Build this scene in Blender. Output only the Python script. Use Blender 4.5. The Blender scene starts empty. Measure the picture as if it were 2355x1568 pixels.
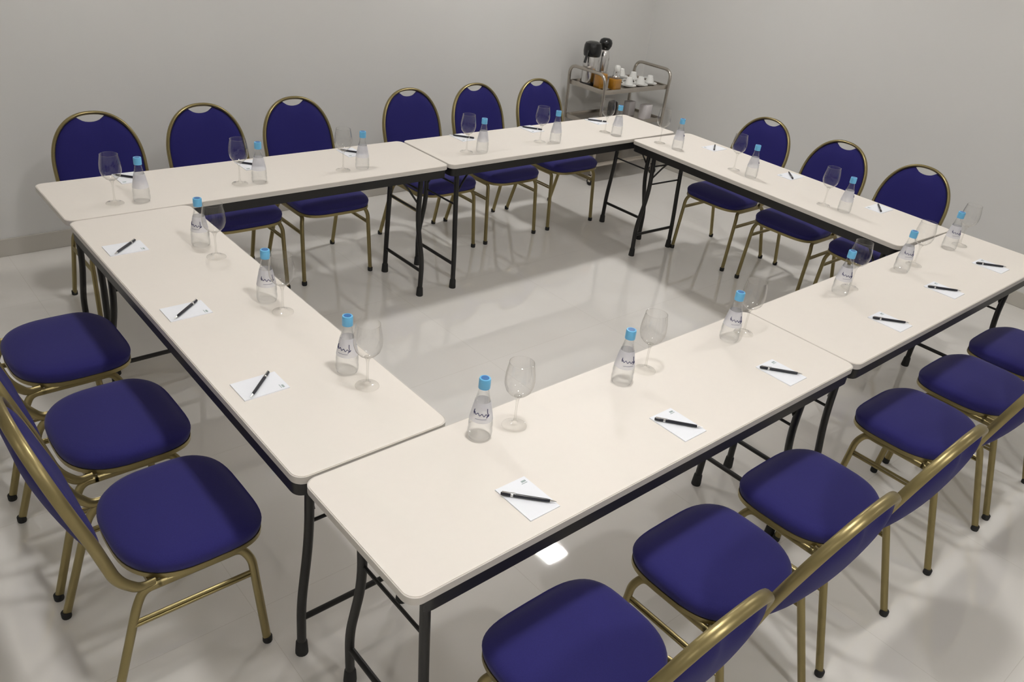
import bpy, bmesh, math, random
from mathutils import Vector, Matrix
random.seed(4)
S = bpy.context.scene
C = S.collection
# ------------------------------------------------------------------ camera
cx, cy, cz, yaw, pitch, roll, fpx = -0.7211, -0.9570, 2.0578, 0.764507, -0.509924, 0.12088, 1875.557
fw = Vector((math.cos(pitch)*math.sin(yaw), math.cos(pitch)*math.cos(yaw), math.sin(pitch)))
rt = fw.cross(Vector((0, 0, 1))).normalized()
up = rt.cross(fw)
r2 = rt*math.cos(roll) + up*math.sin(roll)
u2 = -rt*math.sin(roll) + up*math.cos(roll)
cam_d = bpy.data.cameras.new('camera')
cam = bpy.data.objects.new('camera', cam_d)
C.objects.link(cam)
M = Matrix((r2, u2, -fw)).transposed().to_4x4()
M.translation = (cx, cy, cz)
cam.matrix_world = M
cam_d.sensor_width = 36
cam_d.lens = fpx/2355*36
cam_d.clip_start = .02
S.camera = cam
# ------------------------------------------------------------------ world, exposure
w = bpy.data.worlds.new('world')
S.world = w
w.use_nodes = True
w.node_tree.nodes['Background'].inputs[0].default_value = (1, .97, .92, 1)
w.node_tree.nodes['Background'].inputs[1].default_value = .0
S.view_settings.view_transform = 'Standard'
S.view_settings.look = 'None'
S.view_settings.exposure = 0
S.view_settings.gamma = 1
LAMP = 140.0
HC = 3.0
LAMPS = [((3.39, 2.53), 1.35), ((.6, 2.53), .72), ((3.39, .2), .82), ((.6, .2), 1.2), ((-2.1, .2), .22),
         ((.6, -2.1), 1.2), ((3.39, -2.1), .35), ((-2.1, -2.1), .5)]
S.cycles.transparent_max_bounces = 24
S.cycles.diffuse_bounces = 8
S.cycles.max_bounces = 12
# the lamps' own light is in make_light()

# ------------------------------------------------------------------ materials
def mat(name, col, rough=.5, metal=0, spec=.5, noise=None, bump=None, sheen=0, coat=0):
    m = bpy.data.materials.new(name)
    m.use_nodes = True
    nt = m.node_tree
    b = nt.nodes['Principled BSDF']
    b.inputs['Base Color'].default_value = (*col, 1)
    b.inputs['Roughness'].default_value = rough
    b.inputs['Metallic'].default_value = metal
    b.inputs['Specular IOR Level'].default_value = spec
    b.inputs['Sheen Weight'].default_value = sheen
    b.inputs['Coat Weight'].default_value = coat
    tc = nt.nodes.new('ShaderNodeTexCoord')
    if noise:
        sc, amt = noise
        n = nt.nodes.new('ShaderNodeTexNoise')
        n.inputs['Scale'].default_value = sc
        n.inputs['Detail'].default_value = 4
        nt.links.new(tc.outputs['Object'], n.inputs['Vector'])
        r = nt.nodes.new('ShaderNodeMapRange')
        r.inputs['To Min'].default_value = 1-amt
        r.inputs['To Max'].default_value = 1+amt
        nt.links.new(n.outputs['Fac'], r.inputs['Value'])
        mx = nt.nodes.new('ShaderNodeVectorMath')
        mx.operation = 'SCALE'
        mx.inputs[0].default_value = col
        nt.links.new(r.outputs['Result'], mx.inputs['Scale'])
        nt.links.new(mx.outputs[0], b.inputs['Base Color'])
    if bump:
        sc, st, di = bump
        n = nt.nodes.new('ShaderNodeTexNoise')
        n.inputs['Scale'].default_value = sc
        n.inputs['Detail'].default_value = 3
        nt.links.new(tc.outputs['Object'], n.inputs['Vector'])
        bp = nt.nodes.new('ShaderNodeBump')
        bp.inputs['Strength'].default_value = st
        bp.inputs['Distance'].default_value = di
        nt.links.new(n.outputs['Fac'], bp.inputs['Height'])
        nt.links.new(bp.outputs[0], b.inputs['Normal'])
    return m

def thin_glass(name, tint, edge, gloss=1.0):
    """thin clear wall: lets light through, darker and shinier where seen at a grazing angle"""
    m = bpy.data.materials.new(name)
    m.use_nodes = True
    nt = m.node_tree
    nt.nodes.clear()
    out = nt.nodes.new('ShaderNodeOutputMaterial')
    lw = nt.nodes.new('ShaderNodeLayerWeight')
    lw.inputs['Blend'].default_value = .5
    mixc = nt.nodes.new('ShaderNodeMix')
    mixc.data_type = 'RGBA'
    mixc.inputs[6].default_value = (*tint, 1)
    mixc.inputs[7].default_value = (*edge, 1)
    pw = nt.nodes.new('ShaderNodeMath')
    pw.operation = 'POWER'
    pw.inputs[1].default_value = 2.2
    nt.links.new(lw.outputs['Facing'], pw.inputs[0])
    nt.links.new(pw.outputs[0], mixc.inputs[0])
    tr = nt.nodes.new('ShaderNodeBsdfTransparent')
    nt.links.new(mixc.outputs[2], tr.inputs[0])
    gl = nt.nodes.new('ShaderNodeBsdfGlossy')
    gl.inputs['Roughness'].default_value = .04
    fr = nt.nodes.new('ShaderNodeMath')
    fr.operation = 'POWER'
    fr.inputs[1].default_value = 3.0
    nt.links.new(lw.outputs['Facing'], fr.inputs[0])
    ad = nt.nodes.new('ShaderNodeMath')
    ad.operation = 'MULTIPLY_ADD'
    ad.inputs[1].default_value = .95
    ad.inputs[2].default_value = .04
    nt.links.new(fr.outputs[0], ad.inputs[0])
    fr = ad
    mu = nt.nodes.new('ShaderNodeMath')
    mu.operation = 'MULTIPLY'
    mu.inputs[1].default_value = gloss
    nt.links.new(fr.outputs[0], mu.inputs[0])
    mx = nt.nodes.new('ShaderNodeMixShader')
    nt.links.new(mu.outputs[0], mx.inputs[0])
    nt.links.new(tr.outputs[0], mx.inputs[1])
    nt.links.new(gl.outputs[0], mx.inputs[2])
    nt.links.new(mx.outputs[0], out.inputs[0])
    return m

MT = {}
MT['wall'] = mat('wall_paint', (.67, .665, .65), .75, noise=(1.2, .02), bump=(60, .04, .002))
MT['ceiling'] = mat('ceiling_paint', (.80, .78, .74), .9, noise=(1.5, .01))
MT['base'] = mat('baseboard_tile', (.50, .475, .43), .25, noise=(3, .04))
MT['laminate'] = mat('cream_laminate', (.81, .76, .70), .46, noise=(40, .012))
MT['edge'] = mat('edge_band', (.62, .585, .54), .4, noise=(30, .02))
MT['black'] = mat('black_steel', (.007, .0065, .006), .42, noise=(30, .2))
MT['rubber'] = mat('black_rubber', (.012, .012, .012), .7, noise=(50, .2))
MT['gold'] = mat('gold_metal', (.30, .245, .115), .36, metal=.85, noise=(25, .05))
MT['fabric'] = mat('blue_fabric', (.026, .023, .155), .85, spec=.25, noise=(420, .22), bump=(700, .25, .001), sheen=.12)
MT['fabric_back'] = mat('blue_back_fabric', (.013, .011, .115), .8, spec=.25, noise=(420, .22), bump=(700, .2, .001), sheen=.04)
MT['glass'] = thin_glass('clear_glass', (.99, .99, .987), (.80, .79, .77), 1.0)
MT['footglass'] = thin_glass('foot_glass', (.99, .99, .985), (.90, .89, .87), .8)
MT['stem'] = thin_glass('stem_glass', (.97, .97, .96), (.80, .79, .77), 1.0)
MT['pet'] = thin_glass('clear_plastic', (.985, .988, .988), (.84, .85, .85), 1.0)
MT['water'] = thin_glass('water', (.985, .988, .99), (.90, .91, .92), .5)
MT['cap'] = mat('blue_plastic', (.16, .50, .80), .35, noise=(60, .03))
MT['captop'] = mat('dark_blue_plastic', (.035, .16, .42), .35, noise=(60, .03))
MT['label'] = mat('pale_label', (.74, .74, .80), .5, noise=(80, .05))
MT['label'].node_tree.nodes['Principled BSDF'].inputs['Transmission Weight'].default_value = .0
MT['label'].node_tree.nodes['Principled BSDF'].inputs['Alpha'].default_value = .62
MT['ink'] = mat('navy_ink', (.03, .03, .11), .5, noise=(80, .1))
MT['paper'] = mat('white_paper', (.86, .88, .93), .6, noise=(30, .01))
MT['mark'] = mat('grey_print', (.35, .42, .42), .6, noise=(50, .1))
MT['pen'] = mat('black_plastic', (.010, .010, .018), .28, noise=(60, .1))
MT['chrome'] = mat('chrome', (.72, .71, .70), .18, metal=1, noise=(20, .02))
MT['steel'] = mat('stainless_steel', (.52, .48, .43), .26, metal=1, noise=(18, .05))
MT['lid'] = mat('black_lid', (.008, .008, .008), .25, noise=(40, .1))
MT['amber'] = mat('amber_contents', (.44, .20, .012), .35, spec=.6, noise=(30, .25))
MT['china'] = mat('white_china', (.78, .78, .76), .2, noise=(20, .01))
MT['cardw'] = mat('white_card', (.66, .63, .64), .6, noise=(20, .02))
MT['greybowl'] = mat('dark_pot', (.06, .05, .05), .4, noise=(20, .1))
MT['lampframe'] = mat('lamp_frame', (.8, .8, .78), .4, noise=(20, .01))

def floor_mat():
    m = bpy.data.materials.new('polished_porcelain')
    m.use_nodes = True
    nt = m.node_tree
    b = nt.nodes['Principled BSDF']
    tc = nt.nodes.new('ShaderNodeTexCoord')
    n = nt.nodes.new('ShaderNodeTexNoise')
    n.inputs['Scale'].default_value = 1.7
    n.inputs['Detail'].default_value = 6
    n.inputs['Distortion'].default_value = 1.4
    nt.links.new(tc.outputs['Object'], n.inputs['Vector'])
    cr = nt.nodes.new('ShaderNodeValToRGB')
    cr.color_ramp.elements[0].position = .3
    cr.color_ramp.elements[0].color = (.76, .735, .70, 1)
    cr.color_ramp.elements[1].position = .75
    cr.color_ramp.elements[1].color = (.79, .77, .74, 1)
    nt.links.new(n.outputs['Fac'], cr.inputs[0])
    br = nt.nodes.new('ShaderNodeTexBrick')
    br.offset = 0
    br.inputs['Scale'].default_value = 1
    br.inputs['Mortar Size'].default_value = .0014
    br.inputs['Mortar Smooth'].default_value = .6
    br.inputs['Brick Width'].default_value = .8
    br.inputs['Row Height'].default_value = .8
    br.inputs['Color1'].default_value = (1, 1, 1, 1)
    br.inputs['Color2'].default_value = (.985, .985, .98, 1)
    br.inputs['Mortar'].default_value = (.86, .85, .83, 1)
    nt.links.new(tc.outputs['Object'], br.inputs['Vector'])
    mx = nt.nodes.new('ShaderNodeMix')
    mx.data_type = 'RGBA'
    mx.blend_type = 'MULTIPLY'
    mx.inputs[0].default_value = 1
    nt.links.new(cr.outputs[0], mx.inputs[6])
    nt.links.new(br.outputs['Color'], mx.inputs[7])
    nt.links.new(mx.outputs[2], b.inputs['Base Color'])
    b.inputs['Roughness'].default_value = .03
    b.inputs['Specular IOR Level'].default_value = 1.0
    return m
MT['floor'] = floor_mat()

def emis(name, col, st):
    m = bpy.data.materials.new(name)
    m.use_nodes = True
    nt = m.node_tree
    b = nt.nodes['Principled BSDF']
    b.inputs['Base Color'].default_value = (.8, .8, .8, 1)
    b.inputs['Emission Color'].default_value = (*col, 1)
    b.inputs['Emission Strength'].default_value = st
    return m

# ------------------------------------------------------------------ mesh helpers
def obj(name, bm, m, parent=None, smooth=True):
    me = bpy.data.meshes.new(name)
    bmesh.ops.recalc_face_normals(bm, faces=bm.faces)
    bm.to_mesh(me)
    bm.free()
    me.materials.append(MT[m] if isinstance(m, str) else m)
    if smooth:
        me.shade_smooth()
        try:
            me.set_sharp_from_angle(angle=math.radians(40))
        except Exception:
            pass
    o = bpy.data.objects.new(name, me)
    C.objects.link(o)
    if parent is not None:
        o.parent = parent
    return o

def struct(name, bm, m, smooth=False):
    o = obj(name, bm, m, None, smooth)
    o['kind'] = 'structure'
    return o

def thing(name, label, cat, loc=(0, 0, 0), rz=0, group=None):
    o = bpy.data.objects.new(name, None)
    C.objects.link(o)
    o.empty_display_size = .05
    o.location = loc
    o.rotation_euler = (0, 0, rz)
    o['label'] = label
    o['category'] = cat
    if group:
        o['group'] = group
    return o

def dup(root, loc, rz, label):
    r = root.copy()
    C.objects.link(r)
    r.location = loc
    r.rotation_euler = (0, 0, rz)
    r['label'] = label
    for ch in list(root.children):
        c = ch.copy()
        C.objects.link(c)
        c.parent = r
        for g in list(ch.children):
            d = g.copy()
            C.objects.link(d)
            d.parent = c
    return r

def box(bm, x0, x1, y0, y1, z0, z1, bev=0, seg=2):
    vs = [bm.verts.new(p) for p in ((x0, y0, z0), (x1, y0, z0), (x1, y1, z0), (x0, y1, z0), (x0, y0, z1), (x1, y0, z1), (x1, y1, z1), (x0, y1, z1))]
    fs = [bm.faces.new([vs[i] for i in f]) for f in ((0, 3, 2, 1), (4, 5, 6, 7), (0, 1, 5, 4), (1, 2, 6, 5), (2, 3, 7, 6), (3, 0, 4, 7))]
    if bev:
        es = list({e for f in fs for e in f.edges})
        bmesh.ops.bevel(bm, geom=es, offset=bev, segments=seg, profile=.5, affect='EDGES')
    return bm

def smooth_path(pts, rad=.03, n=6):
    """round the corners of a polyline with arcs of about the given radius"""
    P = [Vector(p) for p in pts]
    if not isinstance(rad, (list, tuple)):
        rad = [rad]*len(P)
    out = [P[0]]
    for i in range(1, len(P)-1):
        a, b, c = P[i-1], P[i], P[i+1]
        d1, d2 = (a-b), (c-b)
        t = min(rad[i], d1.length*.48, d2.length*.48)
        p, q = b+d1.normalized()*t, b+d2.normalized()*t
        for k in range(n+1):
            s = k/n
            out.append(p*(1-s)**2+b*2*s*(1-s)+q*s*s)
    out.append(P[-1])
    return out

def tube(bm, pts, r, seg=12, r2=None, cap=True, side=None):
    """sweep a round (or oval: r along side, r2 across) section along pts; r may be a list"""
    P = [Vector(p) for p in pts]
    n = len(P)
    T = []
    for i in range(n):
        t = (P[min(i+1, n-1)]-P[max(i-1, 0)])
        T.append(t.normalized())
    if side is None:
        ref = Vector((0, 0, 1)) if abs(T[0].z) < .9 else Vector((1, 0, 0))
    else:
        ref = Vector(side)
    rings = []
    N = (ref-T[0]*ref.dot(T[0])).normalized()
    for i in range(n):
        if side is not None:
            rr = Vector(side)
            if abs(rr.dot(T[i])) < .98:
                N = (rr-T[i]*rr.dot(T[i])).normalized()
        else:
            N = (N-T[i]*N.dot(T[i])).normalized()
        B = T[i].cross(N)
        ra = r[i] if isinstance(r, (list, tuple)) else r
        rb = ra if r2 is None else r2
        rings.append([bm.verts.new(P[i]+N*ra*math.cos(2*math.pi*k/seg)+B*rb*math.sin(2*math.pi*k/seg)) for k in range(seg)])
    for a, b in zip(rings, rings[1:]):
        for k in range(seg):
            bm.faces.new((a[k], a[(k+1) % seg], b[(k+1) % seg], b[k]))
    if cap:
        bm.faces.new(rings[0][::-1])
        bm.faces.new(rings[-1])
    return bm

def lathe(bm, prof, seg=28, c=(0, 0, 0), closed=False):
    """revolve (r, z) pairs about the vertical axis through c"""
    rings = []
    for r, z in prof:
        if r < 1e-6:
            rings.append([bm.verts.new((c[0], c[1], c[2]+z))])
        else:
            rings.append([bm.verts.new((c[0]+r*math.cos(2*math.pi*k/seg), c[1]+r*math.sin(2*math.pi*k/seg), c[2]+z)) for k in range(seg)])
    prs = list(zip(rings, rings[1:]))
    if closed:
        prs.append((rings[-1], rings[0]))
    for a, b in prs:
        for k in range(seg):
            k2 = (k+1) % seg
            if len(a) == 1 and len(b) == 1:
                continue
            if len(a) == 1:
                bm.faces.new((a[0], b[k2], b[k]))
            elif len(b) == 1:
                bm.faces.new((a[k], a[k2], b[0]))
            else:
                bm.faces.new((a[k], a[k2], b[k2], b[k]))
    return bm

def prism(bm, outline, z0, z1):
    a = [bm.verts.new((x, y, z0)) for x, y in outline]
    b = [bm.verts.new((x, y, z1)) for x, y in outline]
    n = len(a)
    for i in range(n):
        bm.faces.new((a[i], a[(i+1) % n], b[(i+1) % n], b[i]))
    bm.faces.new(a[::-1])
    bm.faces.new(b)
    return bm

def rrect(hx, hy, r, n=8):
    out = []
    for sx, sy, a0 in ((1, 1, 0), (-1, 1, 90), (-1, -1, 180), (1, -1, 270)):
        for k in range(n+1):
            a = math.radians(a0+90*k/n)
            out.append((sx*(hx-r)+r*math.cos(a), sy*(hy-r)+r*math.sin(a)))
    return out

B = bmesh.new
# ------------------------------------------------------------------ the room
X0, X1, Y0, Y1 = -3.0, 5.05, -3.4, 3.82
struct('floor', box(B(), X0, X1, Y0, Y1, -.1, 0), 'floor')
struct('ceiling', box(B(), X0, X1, Y0, Y1, HC, HC+.1), 'ceiling')
struct('wall_back', box(B(), X0-.1, X1+.1, Y1, Y1+.1, -.1, HC+.1), 'wall')
struct('wall_right', box(B(), X1, X1+.1, Y0, Y1, -.1, HC+.1), 'wall')
struct('wall_left', box(B(), X0-.1, X0, Y0, Y1, -.1, HC+.1), 'wall')
struct('wall_front', box(B(), X0-.1, X1+.1, Y0-.1, Y0, -.1, HC+.1), 'wall')
struct('baseboard_back', box(B(), X0, X1, Y1-.010, Y1, 0, .10, .003), 'base')
struct('baseboard_right', box(B(), X1-.010, X1, Y0, Y1-.010, 0, .10, .003), 'base')
struct('baseboard_left', box(B(), X0, X0+.010, Y0, Y1-.010, 0, .10, .003), 'base')

# ------------------------------------------------------------------ ceiling lamps
def make_light(x, y, k, label):
    t = thing('ceiling_light', label, 'ceiling light', (x, y, HC), 0, 'square recessed downlights')
    bm = B()
    h, g = .125, .105
    for a in ((-h, h, -h, -g), (-h, h, g, h), (-h, -g, -g, g), (g, h, -g, g)):
        box(bm, *a, -.012, 0)
    obj('frame', bm, 'lampframe', t, False)
    obj('diffuser', box(B(), -g, g, -g, g, -.008, -.001), emis('lamp_diffuser', (1, .982, .96), LAMP*k), t, False)
for ((x, y), k), lb in zip(LAMPS, ('square white ceiling downlight near the room corner with the steel cart, mirrored in the floor',
                                   'square white ceiling downlight above the left end of the far table row',
                                   'square white ceiling downlight above the right end of the near table row',
                                   'square white ceiling downlight above the left end of the near table row',
                                   'square white ceiling downlight left of the tables, level with the near row',
                                   'square white ceiling downlight behind the near-row chairs, left',
                                   'square white ceiling downlight behind the near-row chairs, right',
                                   'square white ceiling downlight in the front left corner behind the camera')):
    make_light(x, y, k, lb)

# ------------------------------------------------------------------ folding tables
TH = .75
def make_table(xc, yc, L, W, rz, label, ei=.055, eo=.055, la=.107, ra=.107, curl=True):
    t = thing('folding_table', label, 'table', (xc, yc, 0), rz, 'cream folding tables set in a square')
    hx, hy = L/2, W/2
    r = .034
    bm = B()
    prism(bm, rrect(hx-.002, hy-.002, r), TH-.020, TH-.0015)
    prism(bm, rrect(hx-.0035, hy-.0035, r-.001), TH-.0015, TH)
    top = obj('tabletop', bm, 'laminate', t)
    bm = B()
    o, i = rrect(hx, hy, r), rrect(hx-.0028, hy-.0028, r-.002)
    lo, hi = TH-.0215, TH-.0012
    ring = [[bm.verts.new((*p, z)) for p in pl] for pl, z in ((o, lo), (o, hi), (i, hi), (i, lo))]
    n = len(o)
    for q in range(4):
        a, b = ring[q], ring[(q+1) % 4]
        for k in range(n):
            bm.faces.new((a[k], a[(k+1) % n], b[(k+1) % n], b[k]))
    obj('edge_band', bm, 'edge', top)
    # one steel rail along each long side, its ends curling in under the corners
    for s in (-1, 1):
        y = s*(hy-.008)
        path = smooth_path(([(-hx+.012, s*(hy-.075), 0), (-hx+.012, y, 0)] if curl else [(-hx+.045, s*(hy-.014), 0), (-hx+.060, y, 0)])+[(hx-.012, y, 0), (hx-.012, s*(hy-.075), 0)], .038, 8)
        bm = B()
        prev = None
        pp = [Vector(p) for p in path]
        for k, p in enumerate(pp):
            tg = (pp[min(k+1, len(pp)-1)]-pp[max(k-1, 0)]).normalized()
            nn = Vector((-tg.y, tg.x, 0))*.0035
            quad = [bm.verts.new(v) for v in ((p+nn)+Vector((0, 0, TH-.0225)), (p+nn)+Vector((0, 0, TH-.064)), (p-nn)+Vector((0, 0, TH-.064)), (p-nn)+Vector((0, 0, TH-.0225)))]
            if prev:
                for j in range(4):
                    bm.faces.new((prev[j], prev[(j+1) % 4], quad[(j+1) % 4], quad[j]))
            else:
                bm.faces.new(quad[::-1])
            prev = quad
        bm.faces.new(prev)
        obj('side_rail', bm, 'black', t)
    for sx, ax in ((-1, la), (1, ra)):
        X = sx*(hx-ax)
        ys = []
        for s, e in ((-1, ei), (1, eo)):
            yt, yb = s*(hy-e-.038), s*(hy-e)
            bm = B()
            path = smooth_path([(X, yt, TH-.024), (X-sx*.012, yt, .43), (X+sx*.004, yb, .20), (X, yb, .028)], [.0, .09, .06, 0], 6)
            tube(bm, path, .0135, 12)
            lg = obj('leg', bm, 'black', t)
            bm = B()
            lathe(bm, [(0, 0), (.019, 0), (.0195, .006), (.017, .045), (.0145, .052), (0, .052)], 14, (X, yb, 0))
            obj('rubber_foot', bm, 'rubber', lg)
            ys.append((yt, yb))
        bm = B()
        tube(bm, [(X+sx*.003, ys[0][1]+.006, .145), (X+sx*.003, ys[1][1]-.006, .145)], .0095, 10)
        obj('crossbar', bm, 'black', t)
        bm = B()
        tube(bm, [(X-sx*.010, ys[0][0]+.004, .485), (X-sx*.010, ys[1][0]-.004, .485)], .0055, 8)
        tube(bm, [(X-sx*.006, ys[0][0]+.004, .60), (X-sx*.006, ys[1][0]-.004, .60)], .0055, 8)
        obj('spreader', bm, 'black', t)
        bm = B()
        for s, (yt, yb) in zip((-1, 1), ys):
            tube(bm, smooth_path([(X-sx*.008, yt-s*.012, .525), (X-sx*.06, yt-s*.02, .60), (X-sx*.16, yt-s*.03, TH-.03)], .02, 4), .0055, 8)
            box(bm, X-sx*.16-.02, X-sx*.16+.02, yt-s*.03-.012, yt-s*.03+.012, TH-.036, TH-.0215)
        obj('folding_brace', bm, 'black', t)
        bm = B()
        tube(bm, [(X, ys[0][0]-.012, TH-.034), (X, ys[1][0]+.012, TH-.034)], .012, 10)
        obj('leg_hinge', bm, 'black', t)
    return t

TL = 1.8297
TWD = .464
make_table(TL/2, TWD/2, TL-.001, TWD, 0, 'cream folding table nearest the camera, left half of the near row', curl=False)
make_table(TL*1.5, TWD/2-.002, TL-.001, TWD, 0, 'cream folding table in the near row, running out of the right edge')
make_table(-.0105+TWD/2, TWD+.008+TL/2, TL, TWD, math.pi/2, 'cream folding table forming the left side of the square')
FY = 2.302
make_table(-.016+TL/2, FY+TWD/2+.002, TL-.004, TWD, 0, 'cream folding table of the far row, left half', curl=False)
make_table(-.010+TL*1.5, FY+TWD/2-.004, TL-.004, TWD, 0, 'cream folding table of the far row, right half, in front of the steel cart')
RA = math.atan2(.085, 1.80)
# right-hand table: inner edge from (3.115, .47) leaning out to (3.20, 2.29)
RW, RL = .53, 1.80
ix, iy = 3.118, .472
dx, dy = math.sin(RA), math.cos(RA)
rcx = ix+dx*RL/2+dy*RW/2
rcy = iy+dy*RL/2-dx*RW/2+.0165
make_table(rcx, rcy, RL, RW, math.pi/2-RA, 'cream folding table forming the right side of the square, parallel to the right wall', ei=.10, eo=.075)

# ------------------------------------------------------------------ banquet chairs (front feet on y=0, facing +y)
FW = .210
def arch_z(x, hw, zt, zs):
    """top outline: elliptical arch of half width hw from spring height zs up to zt"""
    q = min(1, abs(x)/hw)
    return zs+(zt-zs)*math.sqrt(max(0, 1-q**2.25))

def lean(z):
    """y of the back frame's plane at height z"""
    if z < .60:
        return -.382-.03*(z-.48)/.12
    return -.412-.090*(z-.60)/.285

def make_chair(label):
    t = thing('banquet_chair', label, 'chair', (0, 0, 0), 0, 'blue banquet chairs with gold frames')
    # seat cushion: superellipse plan, wider in front, crowned
    def plan(a, k=1.0):
        ca, sa = math.cos(a), math.sin(a)
        e = 2/(4.0 if sa > 0 else 2.9)
        x = math.copysign(abs(ca)**e, ca)
        y = math.copysign(abs(sa)**e, sa)
        wd = .210-(.018*max(0, -y)**2)
        return x*wd*k, -.150+y*.190*k
    N = 56
    bm = B()
    rings = []
    for k, z in ((.90, .408), (.985, .409), (1.0, .418), (1.012, .432), (1.005, .441), (.972, .450), (.90, .457), (.76, .462), (.55, .465), (.3, .466)):
        row = []
        for i in range(N):
            x, y = plan(2*math.pi*i/N, k)
            zz = z
            if y > -.07 and z > .438:
                zz -= .022*((y+.07)/.12)**2*(.5 if z < .45 else 1)
            row.append(bm.verts.new((x, y, zz)))
        rings.append(row)
    for a, b in zip(rings, rings[1:]):
        for k in range(N):
            bm.faces.new((a[k], a[(k+1) % N], b[(k+1) % N], b[k]))
    bm.faces.new(rings[0][::-1])
    cv = bm.verts.new((0, -.150, .466))
    for k in range(N):
        bm.faces.new((rings[-1][k], rings[-1][(k+1) % N], cv))
    obj('seat', bm, 'fabric', t)
    bm = B()
    prism(bm, [plan(2*math.pi*i/N, 1.0) for i in range(N)], .394, .4085)
    obj('seat_trim', bm, 'gold', t)
    # legs and seat rails
    for s in (-1, 1):
        x = s*FW
        xr = s*(FW-.022)
        bm = B()
        tube(bm, smooth_path([(x, -.002, .012), (s*(FW-.006), -.030, .345), (xr, -.052, .384), (xr, -.10, .383)], [0, .045, .04, 0], 8), .0105, 14, r2=.0125, side=(1, 0, 0))
        f = obj('leg', bm, 'gold', t)
        bm = B()
        lathe(bm, [(0, 0), (.0135, 0), (.0145, .004), (.0145, .020), (.012, .023), (0, .023)], 14, (x, -.001, 0))
        obj('rubber_foot', bm, 'rubber', f)
        bm = B()
        tube(bm, smooth_path([(xr, -.27, .383), (xr, -.315, .383), (s*(FW-.014), -.338, .345), (x, -.438, .012)], [0, .04, .045, 0], 8), .0105, 14, r2=.0125, side=(1, 0, 0))
        f = obj('leg', bm, 'gold', t)
        bm = B()
        lathe(bm, [(0, 0), (.0135, 0), (.0145, .004), (.0145, .020), (.012, .023), (0, .023)], 14, (x, -.4395, 0))
        obj('rubber_foot', bm, 'rubber', f)
        bm = B()
        tube(bm, [(xr, -.09, .383), (xr, -.28, .383)], .0105, 14, r2=.0125, side=(1, 0, 0))
        obj('seat_rail', bm, 'gold', t)
        bm = B()
        tube(bm, [(s*(FW-.006), -.028, .300), (s*(FW-.008), -.348, .300)], .0052, 8)
        tube(bm, [(s*(FW-.006), -.027, .288), (s*(FW-.006), -.352, .288)], .0052, 8)
        obj('stretcher', bm, 'gold', t)
    for y in (-.085, -.285):
        bm = B()
        box(bm, -(FW-.022), FW-.022, y-.012, y+.012, .374, .3935)
        obj('seat_support', bm, 'gold', t)
    # back frame: one bent tube from rail to rail over the arch
    hw, zt, zs = .204, .890, .655
    pts = []
    left = [(-(FW-.022), -.285, .397), (-(FW-.018), -.325, .398), (-.200, -.374, .455), (-.204, lean(.60), .60), (-.204, lean(.655), .655)]
    L2 = smooth_path(left, [0, .04, .06, .06, 0], 7)
    arc = []
    for k in range(1, 40):
        a = math.pi*k/40
        ca, sa = math.cos(a), math.sin(a)
        x = -math.copysign(abs(ca)**(2/2.25), ca)*hw
        z = zs+(zt-zs)*abs(sa)**(2/2.1)
        arc.append(Vector((x, lean(z), z)))
    Rr = [Vector((-p.x, p.y, p.z)) for p in L2][::-1]
    bm = B()
    tube(bm, L2+arc+Rr, .0150, 12, r2=.0088, side=(0, 1, .33))
    obj('back_frame', bm, 'gold', t)
    # upholstered back inside the frame, with the hand hole left open under the arch
    bm = B()
    nx, nz = 48, 22
    hi = hw-.008
    def topz(x):
        q = min(1, abs(x)/hi)
        z = zs+(zt-.009-zs)*max(0, 1-q**2.25)**(1/2.1)
        if abs(x) < .058:
            z = min(z, zt-.012-.030*math.sqrt(1-(x/.058)**2))
        return z
    def botz(x):
        return .520+.030*(abs(x)/hi)**4
    fr, bk = [], []
    for i in range(nx+1):
        u = -math.cos(math.pi*i/nx)
        x = u*hi
        z0, z1 = botz(x), topz(x)
        a, b = [], []
        for j in range(nz+1):
            v = j/nz
            vv = -math.cos(math.pi*v)
            z = z0+(z1-z0)*(vv+1)/2
            bul = (1-u**6)*(1-vv**6)
            bow = -.012*(1-u*u)*math.sin(math.pi*min(1, max(0, (z-.5)/.4)))
            y = lean(z)+bow*.6
            a.append(bm.verts.new((x, y+.004+.020*bul, z)))
            b.append(bm.verts.new((x, y-.004-(.016+.020*(1-u*u)*math.sin(math.pi*min(1, v*1.15)) if v < .87 else .016+.0)*bul-0, z)))
        fr.append(a)
        bk.append(b)
    for i in range(nx):
        for j in range(nz):
            bm.faces.new((fr[i][j], fr[i+1][j], fr[i+1][j+1], fr[i][j+1]))
            bm.faces.new((bk[i][j], bk[i][j+1], bk[i+1][j+1], bk[i+1][j]))
        bm.faces.new((fr[i][0], bk[i][0], bk[i+1][0], fr[i+1][0]))
        bm.faces.new((fr[i][nz], fr[i+1][nz], bk[i+1][nz], bk[i][nz]))
    for j in range(nz):
        bm.faces.new((fr[0][j], fr[0][j+1], bk[0][j+1], bk[0][j]))
        bm.faces.new((fr[nx][j], bk[nx][j], bk[nx][j+1], fr[nx][j+1]))
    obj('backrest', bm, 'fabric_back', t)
    return t

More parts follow.
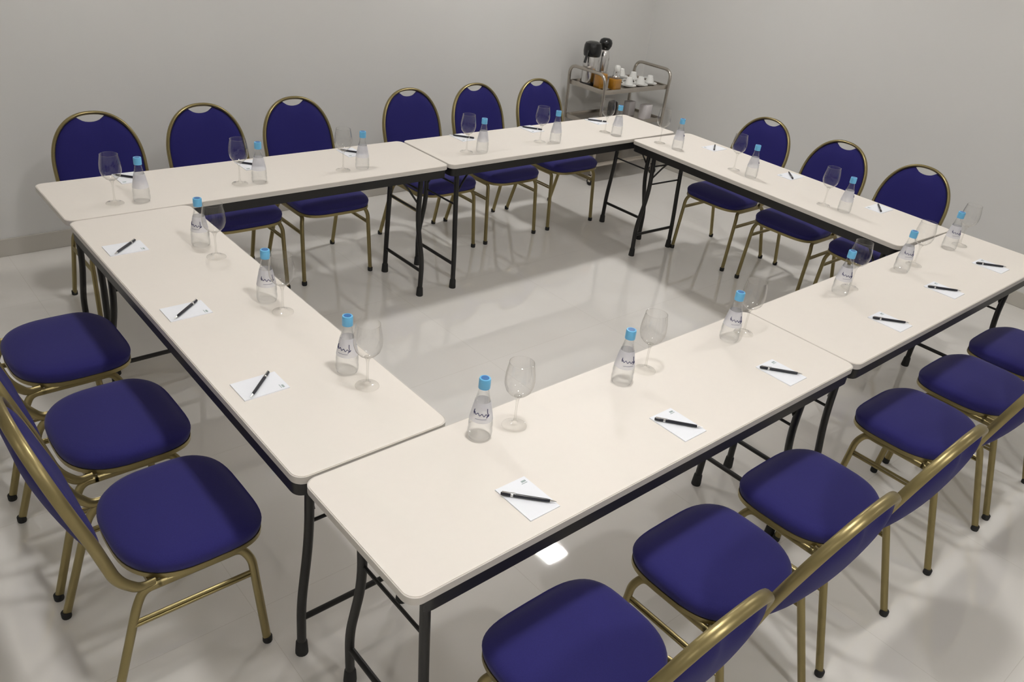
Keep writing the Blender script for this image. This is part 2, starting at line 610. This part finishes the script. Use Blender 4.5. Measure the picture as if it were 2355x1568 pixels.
PI = math.pi
CH = []
nx_ = [(.43, 'leftmost in the near row, its seat cut by the bottom edge'),
       (.985, 'second from the left in the near row'),
       (1.507, 'third from the left in the near row'),
       (2.264, 'fourth from the left in the near row'),
       (2.797, 'fifth from the left in the near row'),
       (3.305, 'sixth in the near row, half cut by the right edge')]
for x, l in nx_:
    CH.append((x, .022, 0, 'blue banquet chair, '+l))
for y, l in [(.885, 'nearest of the three at the left table'),
             (1.388, 'middle one of the three at the left table'),
             (1.940, 'farthest of the three at the left table')]:
    CH.append((-.018, y, -PI/2, 'blue banquet chair, '+l))
for x, l in [(.372, 'leftmost behind the far table row'),
             (.905, 'second from the left behind the far row'),
             (1.425, 'third from the left behind the far row, left of the wide gap'),
             (2.19, 'fourth from the left behind the far row'),
             (2.712, 'fifth from the left behind the far row'),
             (3.262, 'rightmost behind the far row, beside the steel cart')]:
    CH.append((x, 2.762, PI, 'blue banquet chair, '+l))
for y, l in [(1.925, 'farthest of the three along the right wall'),
             (1.385, 'middle one of the three along the right wall'),
             (.878, 'nearest of the three along the right wall')]:
    CH.append((3.645, y, PI/2, 'blue banquet chair, '+l))
chair0 = None
for i, (x, y, rz, l) in enumerate(CH):
    j = random.uniform(-.012, .012)
    if chair0 is None:
        chair0 = make_chair(l)
        chair0.location = (x, y, 0)
        chair0.rotation_euler = (0, 0, rz)
    else:
        dup(chair0, (x, y, 0), rz+j*0.5, l)

# ------------------------------------------------------------------ water bottle
def make_bottle(label):
    t = thing('water_bottle', label, 'bottle', (0, 0, 0), 0, 'small water bottles with blue caps')
    outer = [(.0265, .0006), (.0305, .003), (.0335, .012), (.0340, .022), (.0328, .034), (.0335, .044), (.0320, .060),
             (.0288, .078), (.0245, .100), (.0200, .120), (.0158, .138), (.0135, .150), (.0128, .160), (.0125, .168)]
    bm = B()
    lathe(bm, outer, 32)
    obj('body', bm, 'pet', t)
    bm = B()
    lathe(bm, [(.0312, .013), (.0318, .022), (.0306, .034), (.0312, .044), (.0298, .060), (.0266, .078), (.0223, .100), (.0178, .120), (.0138, .136)], 28)
    obj('water', bm, 'water', t)
    bm = B()
    lab = [(.0323, .062), (.0293, .078), (.0250, .100), (.0212, .118)]
    lathe(bm, lab, 32)
    lb = obj('paper_label', bm, 'label', t)
    # dark handwriting-like mark on the label, on the sitter's side
    def on(a, z):
        for (r0, z0), (r1, z1) in zip(lab, lab[1:]):
            if z0 <= z <= z1:
                r = r0+(r1-r0)*(z-z0)/(z1-z0)+.0006
                break
        a = math.radians(a-90)
        return (r*math.cos(a), r*math.sin(a), z)
    bm = B()
    p = []
    for k in range(33):
        s = k/32
        p.append(on(-48+96*s, .090-.006*s+.0032*math.sin(s*26)))
    tube(bm, p, .0010, 6)
    tube(bm, [on(-44, .099), on(-46, .092), on(-42, .086)], .0011, 6)
    tube(bm, [on(38, .103), on(37, .094), on(40, .085), on(30, .078)], .0011, 6)
    tube(bm, [on(a, .074) for a in range(-30, 31, 6)], .0005, 6)
    obj('label_mark', bm, 'ink', lb)
    bm = B()
    lathe(bm, [(.0150, .158), (.0158, .160), (.0158, .182), (.0148, .1855), (.0105, .186)], 28)
    lathe(bm, [(.0135, .156), (.0158, .1565), (.0158, .1585), (.0135, .159)], 28, closed=True)
    cp = obj('cap', bm, 'cap', t)
    bm = B()
    lathe(bm, [(.0110, .1858), (.0105, .1864), (0, .1864)], 24)
    obj('cap_top', bm, 'captop', cp)
    return t

def make_glass(label):
    t = thing('water_goblet', label, 'glass', (0, 0, 0), 0, 'clear stemmed water glasses')
    th = .0011
    prof = [(.0015, .098), (.012, .100), (.024, .107), (.0355, .120), (.0405, .136), (.0415, .150), (.0400, .170), (.0365, .190), (.0338, .205)]
    bm = B()
    lathe(bm, prof, 36)
    tube(bm, [((.0338)*math.cos(a), .0338*math.sin(a), .205) for a in [2*PI*k/40 for k in range(41)]], .0008, 6, cap=False)
    obj('bowl', bm, 'glass', t)
    bm = B()
    lathe(bm, [(.0045, .018), (.0032, .030), (.0030, .060), (.0034, .080), (.0062, .092), (.0110, .0985), (0, .101)], 20)
    obj('stem', bm, 'stem', t)
    bm = B()
    lathe(bm, [(.0340, .0006), (.0352, .0012), (.0345, .0024), (.020, .0050), (.008, .0105), (.0045, .018)], 36)
    obj('foot', bm, 'footglass', t)
    return t

def make_pad(label):
    t = thing('notepad', label, 'notepad', (0, 0, 0), 0, 'small white notepads')
    bm = B()
    box(bm, -.048, .048, -.067, .067, 0, .003)
    p = obj('paper', bm, 'paper', t, False)
    bm = B()
    box(bm, .026, .040, .050, .056, .0030, .0034)
    box(bm, .022, .040, .045, .047, .0030, .0034)
    obj('printed_mark', bm, 'mark', p, False)
    return t

def make_pen(label):
    t = thing('ballpoint_pen', label, 'pen', (0, 0, 0), 0, 'black ballpoint pens')
    z = .0050
    bm = B()
    tube(bm, [(0, .067, z), (0, .064, z), (0, .045, z), (0, -.045, z), (0, -.055, z)], [.0034, .0046, .0048, .0044, .0038], 12)
    b = obj('barrel', bm, 'pen', t)
    bm = B()
    tube(bm, [(0, -.055, z), (0, -.066, z), (0, -.071, z)], [.0036, .0016, .0007], 10)
    obj('tip', bm, 'chrome', t)
    bm = B()
    tube(bm, [(0, .036, z), (0, .042, z)], .0052, 12)
    obj('ring', bm, 'chrome', t)
    bm = B()
    box(bm, -.0014, .0014, .030, .064, z+.0052, z+.0066)
    box(bm, -.0014, .0014, .060, .064, z, z+.0066)
    obj('clip', bm, 'chrome', t)
    return t

# place settings: (bottle xy), (glass xy), (notepad xy), facing angle, words
near = [((.480, .378), (.593, .364), (.420, .112)), ((1.030, .362), (1.150, .370), (1.002, .112)), ((1.575, .354), (1.665, .354), (1.545, .118)),
        ((2.335, .358), (2.425, .362), (2.276, .108)), ((2.835, .342), (2.955, .34), (2.803, .132)), ((3.345, .354), (3.45, .345), (3.313, .140))]
left = [((.347, .842), (.354, .742), (.098, .893)), ((.347, 1.362), (.354, 1.262), (.094, 1.412)), ((.336, 1.885), (.342, 1.760), (.092, 1.970))]
far = [((.304, 2.410), (.202, 2.425), (.345, 2.700)), ((.832, 2.438), (.745, 2.450), (.895, 2.672)), ((1.366, 2.430), (1.265, 2.44), (1.445, 2.672)),
       ((2.125, 2.430), (2.040, 2.46), (2.190, 2.690)), ((2.670, 2.42), (2.585, 2.46), (2.722, 2.690)), ((3.175, 2.395), (3.150, 2.47), (3.290, 2.683))]
right = [((3.33, 2.03), (3.325, 2.165), (3.60, 1.950)), ((3.315, 1.480), (3.335, 1.61), (3.582, 1.388)), ((3.315, .896), (3.300, 1.005), (3.568, .828))]
ords = ['first', 'second', 'third', 'fourth', 'fifth', 'sixth']
SET = []
for i, s in enumerate(near):
    SET.append((s, 0, '%s from the left on the near table row' % ords[i]))
for i, s in enumerate(left):
    SET.append((s, -PI/2, ['nearest of the three on the left table', 'middle of the three on the left table', 'farthest of the three on the left table'][i]))
for i, s in enumerate(far):
    SET.append((s, PI, '%s from the left on the far table row' % ords[i]))
for i, s in enumerate(right):
    SET.append((s, PI/2, ['farthest of the three on the right-hand table', 'middle of the three on the right-hand table', 'nearest of the three on the right-hand table'][i]))
b0 = g0 = n0 = p0 = None
for k, ((b, g, n), rz, wd) in enumerate(SET):
    zt = TH
    lb = 'blue-capped water bottle, '+wd
    lg = 'empty stemmed glass, '+wd
    ln = 'white notepad, '+wd
    lp = 'black pen on a notepad, '+wd
    brz = [-.75, -.50, -.62, -.75, -.75, -.8, -1.0, -.25, -.9][k] if k < 9 else rz-.6
    prz = rz+.73+random.uniform(-.05, .05)
    if k >= 15:
        prz = rz+random.choice((.75, -.9, .6))
    if rz == 0:
        off = [(-.003, -.004), (-.002, 0), (-.002, .003), (.001, 0), (0, .002), (0, .001)][k]
    else:
        off = (0, 0)
    px, py = n[0]+off[0], n[1]+off[1]
    if k == 0:
        b0, g0, n0, p0 = make_bottle(lb), make_glass(lg), make_pad(ln), make_pen(lp)
        for o, xy, a, z in ((b0, b, brz, zt), (g0, g, 0, zt), (n0, n, rz, zt), (p0, (px, py), prz, zt+.0034)):
            o.location = (xy[0], xy[1], z)
            o.rotation_euler = (0, 0, a)
    else:
        dup(b0, (b[0], b[1], zt), brz, lb)
        dup(g0, (g[0], g[1], zt), 0, lg)
        dup(n0, (n[0], n[1], zt), rz, ln)
        dup(p0, (px, py, zt+.0034), prz, lp)

# ------------------------------------------------------------------ steel cart in the corner
CX, CY, CL, CW = 4.046, 3.333, .757, .39
TZ = .735
t = thing('serving_cart', 'stainless steel serving cart with three shelves standing in the room corner', 'cart', (CX, CY, 0))
for x0, s in ((0, -1), (CL, 1)):
    # each end: one tube going up, over as a handle loop, and down
    bm = B()
    p = smooth_path([(x0, 0, .09), (x0, 0, .70), (x0+s*.012, 0, .862), (x0+s*.012, CW, .862), (x0, CW, .70), (x0, CW, .09)], [0, .05, .075, .075, .05, 0], 8)
    tube(bm, p, .0125, 14)
    obj('end_frame', bm, 'steel', t)
for z in (TZ, .47, .165):
    bm = B()
    box(bm, .008, CL-.008, .008, CW-.008, z-.004, z)
    for a in ((.006, CL-.006, 0, .010), (.006, CL-.006, CW-.010, CW), (0, .010, 0, CW), (CL-.010, CL, 0, CW)):
        box(bm, *a, z-.020, z+.014, .002)
    obj('shelf', bm, 'steel', t)
for x in (0, CL):
    for y in (0, CW):
        bm = B()
        tube(bm, [(x-.011, y, .032), (x+.011, y, .032)], .032, 20)
        ww = obj('caster', bm, 'rubber', t)
        bm = B()
        box(bm, x-.017, x-.013, y-.014, y+.014, .028, .088)
        box(bm, x+.013, x+.017, y-.014, y+.014, .028, .088)
        box(bm, x-.017, x+.017, y-.014, y+.014, .080, .092)
        obj('caster_fork', bm, 'steel', ww)

SZ = TZ
# pump jug with the wide black lid
t = thing('thermos_jug', 'steel thermos jug with wide black lid and drooping spout, left end of the cart', 'thermos', (4.122, 3.590, SZ), 0)
bm = B()
lathe(bm, [(0, .012), (.060, .012), (.063, .02), (.063, .205), (.058, .222), (0, .222)], 28)
obj('body', bm, 'chrome', t)
bm = B()
lathe(bm, [(0, 0), (.064, 0), (.066, .004), (.066, .016), (.063, .022), (0, .022)], 28)
obj('base_ring', bm, 'lid', t)
bm = B()
lathe(bm, [(0, .215), (.062, .215), (.066, .222), (.070, .250), (.068, .290), (.060, .312), (.035, .322), (0, .324)], 28)
obj('lid', bm, 'lid', t)
bm = B()
tube(bm, smooth_path([(-.05, -.01, .275), (-.075, -.02, .23), (-.10, -.03, .175)], .03, 5), .010, 10)
obj('spout', bm, 'lid', t)
bm = B()
tube(bm, smooth_path([(.055, .02, .26), (.085, .02, .24), (.085, .02, .07), (.058, .018, .05)], .02, 5), .008, 10)
obj('handle', bm, 'lid', t)
# slim jug behind with a rounded black pump head
t = thing('thermos_jug', 'slim steel thermos jug with rounded black pump head, behind the wide-lidded jug', 'thermos', (4.315, 3.640, SZ), 0)
bm = B()
lathe(bm, [(0, 0), (.044, 0), (.046, .01), (.046, .19), (.040, .225), (.028, .25), (0, .252)], 28)
obj('body', bm, 'chrome', t)
bm = B()
lathe(bm, [(0, .245), (.030, .245), (.040, .257), (.050, .277), (.052, .300), (.044, .321), (.026, .332), (0, .334)], 28)
hd = obj('pump_head', bm, 'lid', t)
bm = B()
lathe(bm, [(0, 0), (.012, 0), (.013, .003), (0, .006)], 16, (.026, -.028, .320))
obj('pump_button', bm, 'chrome', hd)
# two amber jars on the near edge of the cart
def jar(x, y, label, hgt):
    t = thing('amber_jar', label, 'jar', (x, y, SZ), 0, 'amber jars on the cart')
    bm = B()
    box(bm, -.040, .040, -.036, .036, .004, hgt, .010, 3)
    obj('contents', bm, 'amber', t)
    bm = B()
    box(bm, -.043, .043, -.039, .039, 0, hgt+.010, .011, 3)
    obj('glass_wall', bm, 'glass', t)
    return t
jar(4.112, 3.450, 'amber-filled glass jar on the cart, left of the near corner post', .115)
t2 = jar(4.208, 3.385, 'amber-filled glass jar with a chrome lid on the cart, right of the near corner post', .085)
bm = B()
lathe(bm, [(0, .096), (.030, .096), (.033, .100), (.026, .112), (.010, .118), (.006, .126), (.009, .134), (0, .140)], 22)
obj('lid', bm, 'chrome', t2)
# sugar dispenser with white top
t = thing('sugar_dispenser', 'small glass dispenser with rounded white top, beside the slim thermos', 'dispenser', (4.395, 3.545, SZ), 0)
bm = B()
lathe(bm, [(0, .002), (.026, .002), (.030, .008), (.030, .09), (.024, .105), (0, .105)], 22)
obj('jar_body', bm, 'glass', t)
bm = B()
lathe(bm, [(0, .006), (.026, .006), (.027, .075), (0, .075)], 20)
obj('sugar', bm, 'china', t)
bm = B()
lathe(bm, [(.026, .100), (.028, .106), (.027, .125), (.018, .140), (0, .145)], 22)
obj('top', bm, 'china', t)
# saucers and cups
def saucer(x, y, z, label):
    t = thing('saucer', label, 'saucer', (x, y, z), 0, 'white saucers on the cart')
    bm = B()
    lathe(bm, [(0, 0), (.030, 0), (.034, .003), (.055, .011), (.062, .014), (.061, .016), (.050, .012), (.030, .006), (0, .005)], 28)
    obj('plate', bm, 'china', t)
    return t
def cup(x, y, z, label, inv=True, a=0):
    t = thing('coffee_cup', label, 'cup', (x, y, z), a, 'white coffee cups on the cart')
    pr = [(0, .004), (.018, .003), (.020, 0), (.022, .002), (.026, .015), (.033, .038), (.036, .055), (.0345, .055), (.031, .038), (.024, .016), (.018, .007), (0, .006)]
    if inv:
        pr = [(r, .055-z_) for r, z_ in pr]
    bm = B()
    lathe(bm, pr, 28)
    obj('bowl', bm, 'china', t)
    bm = B()
    hz = (lambda q: .055-q) if inv else (lambda q: q)
    tube(bm, smooth_path([(.032, 0, hz(.044)), (.052, 0, hz(.046)), (.050, 0, hz(.018)), (.027, 0, hz(.018))], .012, 5), .0032, 8)
    obj('handle', bm, 'china', t)
    return t
spots = [(4.425, 3.430, 'at the left of the cup row'), (4.560, 3.425, 'in the middle of the cup row'), (4.690, 3.440, 'at the right end of the cup row')]
for x, y, l in spots:
    saucer(x, y, SZ, 'white saucer under an upturned cup, '+l)
    cup(x, y, SZ+.016, 'white upturned coffee cup on a saucer, '+l, True, 2.2)
for i in range(3):
    saucer(4.49, 3.585, SZ+.0165*i, 'white saucer in the stack behind the cups, ' + ['bottom one', 'middle one', 'top one'][i])
cup(4.49, 3.585, SZ+.0495, 'white coffee cup on the stack of saucers', True, .5)
saucer(4.64, 3.580, SZ, 'white saucer under the back right cup on the cart')
cup(4.64, 3.580, SZ+.016, 'white coffee cup turned over behind the middle of the row', True, 1.2)
# middle shelf
MZ = .47
t = thing('napkin_box', 'white box on the middle shelf of the cart, the nearer of two', 'box', (4.655, 3.40, MZ), .15, 'white boxes on the middle shelf')
obj('carton', box(B(), -.045, .045, -.035, .035, 0, .115, .003), 'cardw', t)
t = thing('napkin_box', 'white box on the middle shelf of the cart, the farther of two', 'box', (4.60, 3.53, MZ), .05, 'white boxes on the middle shelf')
obj('carton', box(B(), -.040, .040, -.03, .03, 0, .115, .003), 'cardw', t)
t = thing('tray_cloth', 'folded white napkins lying on the middle shelf of the cart, left side', 'napkins', (4.17, 3.47, MZ), .2)
bm = B()
for k in range(4):
    box(bm, -.075+.004*k, .075-.003*k, -.06, .06-.004*k, .006*k, .006*k+.005, .001)
obj('folded_cloth', bm, 'china', t)
t = thing('dark_pot', 'small dark pot on the middle shelf of the cart behind the boxes', 'pot', (4.47, 3.60, MZ), 0)
bm = B()
lathe(bm, [(0, 0), (.034, 0), (.038, .01), (.040, .085), (.036, .10), (.012, .112), (0, .115)], 24)
obj('pot_body', bm, 'greybowl', t)
